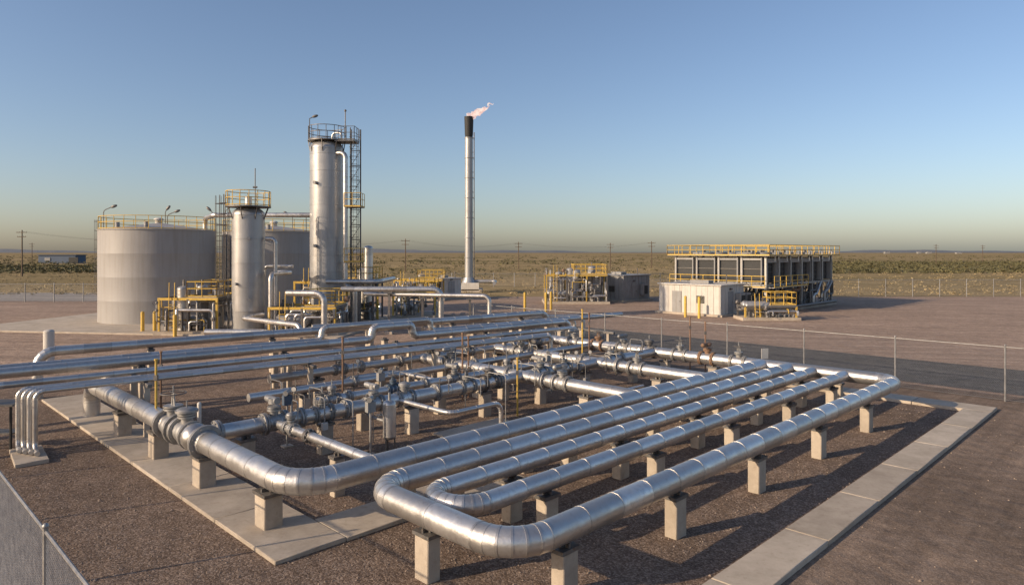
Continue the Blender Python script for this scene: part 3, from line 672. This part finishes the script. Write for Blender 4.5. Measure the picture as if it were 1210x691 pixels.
# ------------------------------------------------------------------ small buildings
def shelter(name,nc,lu,lv,h,mat='whitepaint',ac=2):
    nc=V((nc[0],nc[1],0)); F=lambda u,v,z: nc+U2*u+V2*v+V((0,0,z))
    e=bpy.data.objects.new(name,None); scn.collection.objects.link(e)
    def part(nm,fn,bev=0):
        b=B(nm); fn(b); o=b.done(bev); o.parent=e
    bx=lambda b,u0,u1,v0,v1,z0,z1,m: box(b,F((u0+u1)/2,(v0+v1)/2,(z0+z1)/2),(abs(u1-u0),abs(v1-v0),abs(z1-z0)),m,math.pi/4)
    part('foundation',lambda b:bx(b,-.3,lu+.3,-.3,lv+.3,0,.2,'concrete'))
    def walls(b):
        bx(b,0,lu,0,lv,.2,h,mat)
        k=int(lv/.6)
        for i in range(k): bx(b,-.03,0.001,.1+i*.6,.18+i*.6,.25,h-.05,mat)
        k=int(lu/.6)
        for i in range(k): bx(b,.1+i*.6,.18+i*.6,-.03,.001,.25,h-.05,mat)
    part('walls',walls); part('roof',lambda b:bx(b,-.15,lu+.15,-.15,lv+.15,h,h+.12,mat),.02)
    part('door',lambda b:(bx(b,lu*.3,lu*.3+1.0,-.06,-.031,.2,2.3,'greypaint'),bx(b,lu*.3+.85,lu*.3+.93,-.1,-.061,1.2,1.3,'steel')))
    part('side_door',lambda b:(bx(b,-.06,-.031,lv*.62,lv*.62+1.0,.2,2.25,'greypaint'),bx(b,-.1,-.061,lv*.62+.1,lv*.62+.18,1.2,1.3,'steel')))
    part('vent_louvre',lambda b:[bx(b,-.1,-.031,lv*.25,lv*.25+.8,1.2+.12*i,1.27+.12*i,'dark') for i in range(6)])
    for i in range(ac):
        part('air_conditioner',lambda b:(bx(b,lu*.62+i*1.2,lu*.62+i*1.2+.9,-.6,-.035,.7,2.1,'greypaint'),bx(b,lu*.62+i*1.2+.08,lu*.62+i*1.2+.82,-.63,-.601,.85,1.9,'dark')),.02)
    part('roof_units',lambda b:(bx(b,lu*.3,lu*.5,lv*.3,lv*.6,h+.12,h+.45,'greypaint'),tube(b,[F(lu*.8,lv*.2,h+.1),F(lu*.8,lv*.2,h+.9)],.06,'steel')))
    part('lamp',lambda b:(bx(b,lu*.3+.3,lu*.3+.6,-.2,-.035,2.45,2.6,'steel')))
shelter('control_building',(19.3,63.2),4.6,6.6,2.85)
shelter('equipment_shelter',(13.4,82),5.5,5.2,3.1,'greypaint',1)
shelter('equipment_shelter',(-8.7,86),3,2.6,2.6,'whitepaint',0)
skid('valve_skid',20.5,25,60.0,62.0,1.9,60,deck=1.1,nv=1,yel=False)
# ------------------------------------------------------------------ utility poles + distant things
def pole(x,y,h,name='utility_pole'):
    b=B(name); cyl(b,(x,y,0),(x,y,h),.17,'wood',10,.12)
    for z,w in ((h-.6,2.6),(h-1.7,2.2)):
        box(b,(x,y-.17,z),(w,.12,.14),'wood')
        for q in (-.45,-.2,.2,.45): cyl(b,(x+w*q,y-.17,z+.07),(x+w*q,y-.17,z+.28),.05,'greypaint',6)
    b.done()
PL=[(-122,170,11.5),(-32,205,10),(2.2,232,9.5),(46,225,9.6),(36,250,9.4),(-75,190,10),(-232,330,10.5),(205,330,9.8),(262,380,10)]
for x,y,h in PL: pole(x,y,h)
b=B('power_lines')
seq=sorted([PL[i] for i in (0,5,1,2,3)])
for i in range(len(seq)-1):
    for q in (-1.1,0,1.1):
        a=V((seq[i][0]+q,seq[i][1],seq[i][2]-.4)); c=V((seq[i+1][0]+q,seq[i+1][1],seq[i+1][2]-.4))
        tube(b,[a.lerp(c,t/8)-V((0,0,1.6*4*(t/8)*(1-t/8))) for t in range(9)],.009,'steel',4)
b.done()
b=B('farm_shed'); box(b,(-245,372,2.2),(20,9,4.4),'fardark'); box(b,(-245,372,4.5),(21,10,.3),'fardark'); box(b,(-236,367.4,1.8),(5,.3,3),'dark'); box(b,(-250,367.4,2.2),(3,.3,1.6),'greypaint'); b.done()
rs=random.Random(9)
for i in range(6):
    x=rs.uniform(1300,2000); y=rs.uniform(2650,2850); w=rs.uniform(10,26); h=rs.uniform(4,7)
    b=B('distant_warehouse'); box(b,(x,y,h/2),(w,12,h),'greypaint'); box(b,(x,y,h+.2),(w+1,13,.4),'whitepaint'); b.done()
# scrub masses
def scrub(name,mat,n,fx_,fy_,s0,s1,seed):
    rs=random.Random(seed); b=B(name); 
    for i in range(n):
        y=fy_(rs); x=fx_(rs,y); 
        s=rs.uniform(s0,s1); vs=[];fs=[]
        for k in range(16):
            a=rs.random()*6.28; rr=s*rs.random()**.6; h=s*.6*rs.random()*(1-.5*rr/s); c=V((x+rr*math.cos(a)*1.3,y+rr*math.sin(a),h+.05)); l=s*rs.uniform(.2,.42)
            o=len(vs)
            for t in range(3): vs.append(c+V((rs.uniform(-l,l),rs.uniform(-l,l),rs.uniform(-l*.6,l*.8))))
            fs.append((o,o+1,o+2))
        b.add(vs,fs,mat)
    b.done(ang=10)
fov=lambda rs,y: rs.uniform(-.85,.85)*y
scrub('scrub_brush','scrub',900,lambda rs,y:rs.uniform(-.9,-.5)*y,lambda rs:rs.uniform(190,300),.9,2.2,1)
scrub('scrub_brush','scrub',2200,lambda rs,y:rs.uniform(.38,.9)*y,lambda rs:rs.uniform(190,400),.9,2.3,2)
scrub('scrub_brush','scrub',1700,fov,lambda rs:330+rs.random()**1.5*900,1.2,2.6,3)
scrub('dry_grass','scrubdry',4600,fov,lambda rs:95+rs.random()**1.3*260,.25,.7,4)
scrub('scrub_brush','scrub',450,lambda rs,y:rs.uniform(-.5,.4)*y,lambda rs:rs.uniform(150,300),.5,1.4,6)

# ------------------------------------------------------------------ light, sky, camera
el=math.radians(20); az=math.radians(-115)   # azimuth from +Y, clockwise positive
sd=V((math.sin(az)*math.cos(el),math.cos(az)*math.cos(el),math.sin(el)))
L=bpy.data.lights.new('sun','SUN'); L.energy=5.0; L.angle=math.radians(.5); L.color=(1,.79,.56)
lo=bpy.data.objects.new('sun',L); scn.collection.objects.link(lo); lo.rotation_euler=(-sd).to_track_quat('-Z','Y').to_euler()
w=bpy.data.worlds.new('World'); scn.world=w; w.use_nodes=True; nt=w.node_tree; bg=nt.nodes['Background']
sk=nt.nodes.new('ShaderNodeTexSky'); sk.sky_type='NISHITA'; sk.sun_disc=False; sk.sun_elevation=el; sk.sun_rotation=az
sk.air_density=1.0; sk.dust_density=1.7; sk.ozone_density=2.8; sk.altitude=300
tm=mix(nt,1.0,sk.outputs[0],(1.07,.98,.97),'MULTIPLY')
nt.links.new(tm,bg.inputs[0]); bg.inputs[1].default_value=.15
cam=bpy.data.cameras.new('camera'); co=bpy.data.objects.new('camera',cam); scn.collection.objects.link(co)
co.location=(0,0,6); co.rotation_euler=(math.radians(90),0,0); cam.lens=24; cam.sensor_width=36; cam.shift_y=-.0393; cam.clip_end=20000; cam.clip_start=.05
scn.camera=co
scn.view_settings.view_transform='Standard'; scn.view_settings.look='None'; scn.view_settings.exposure=0
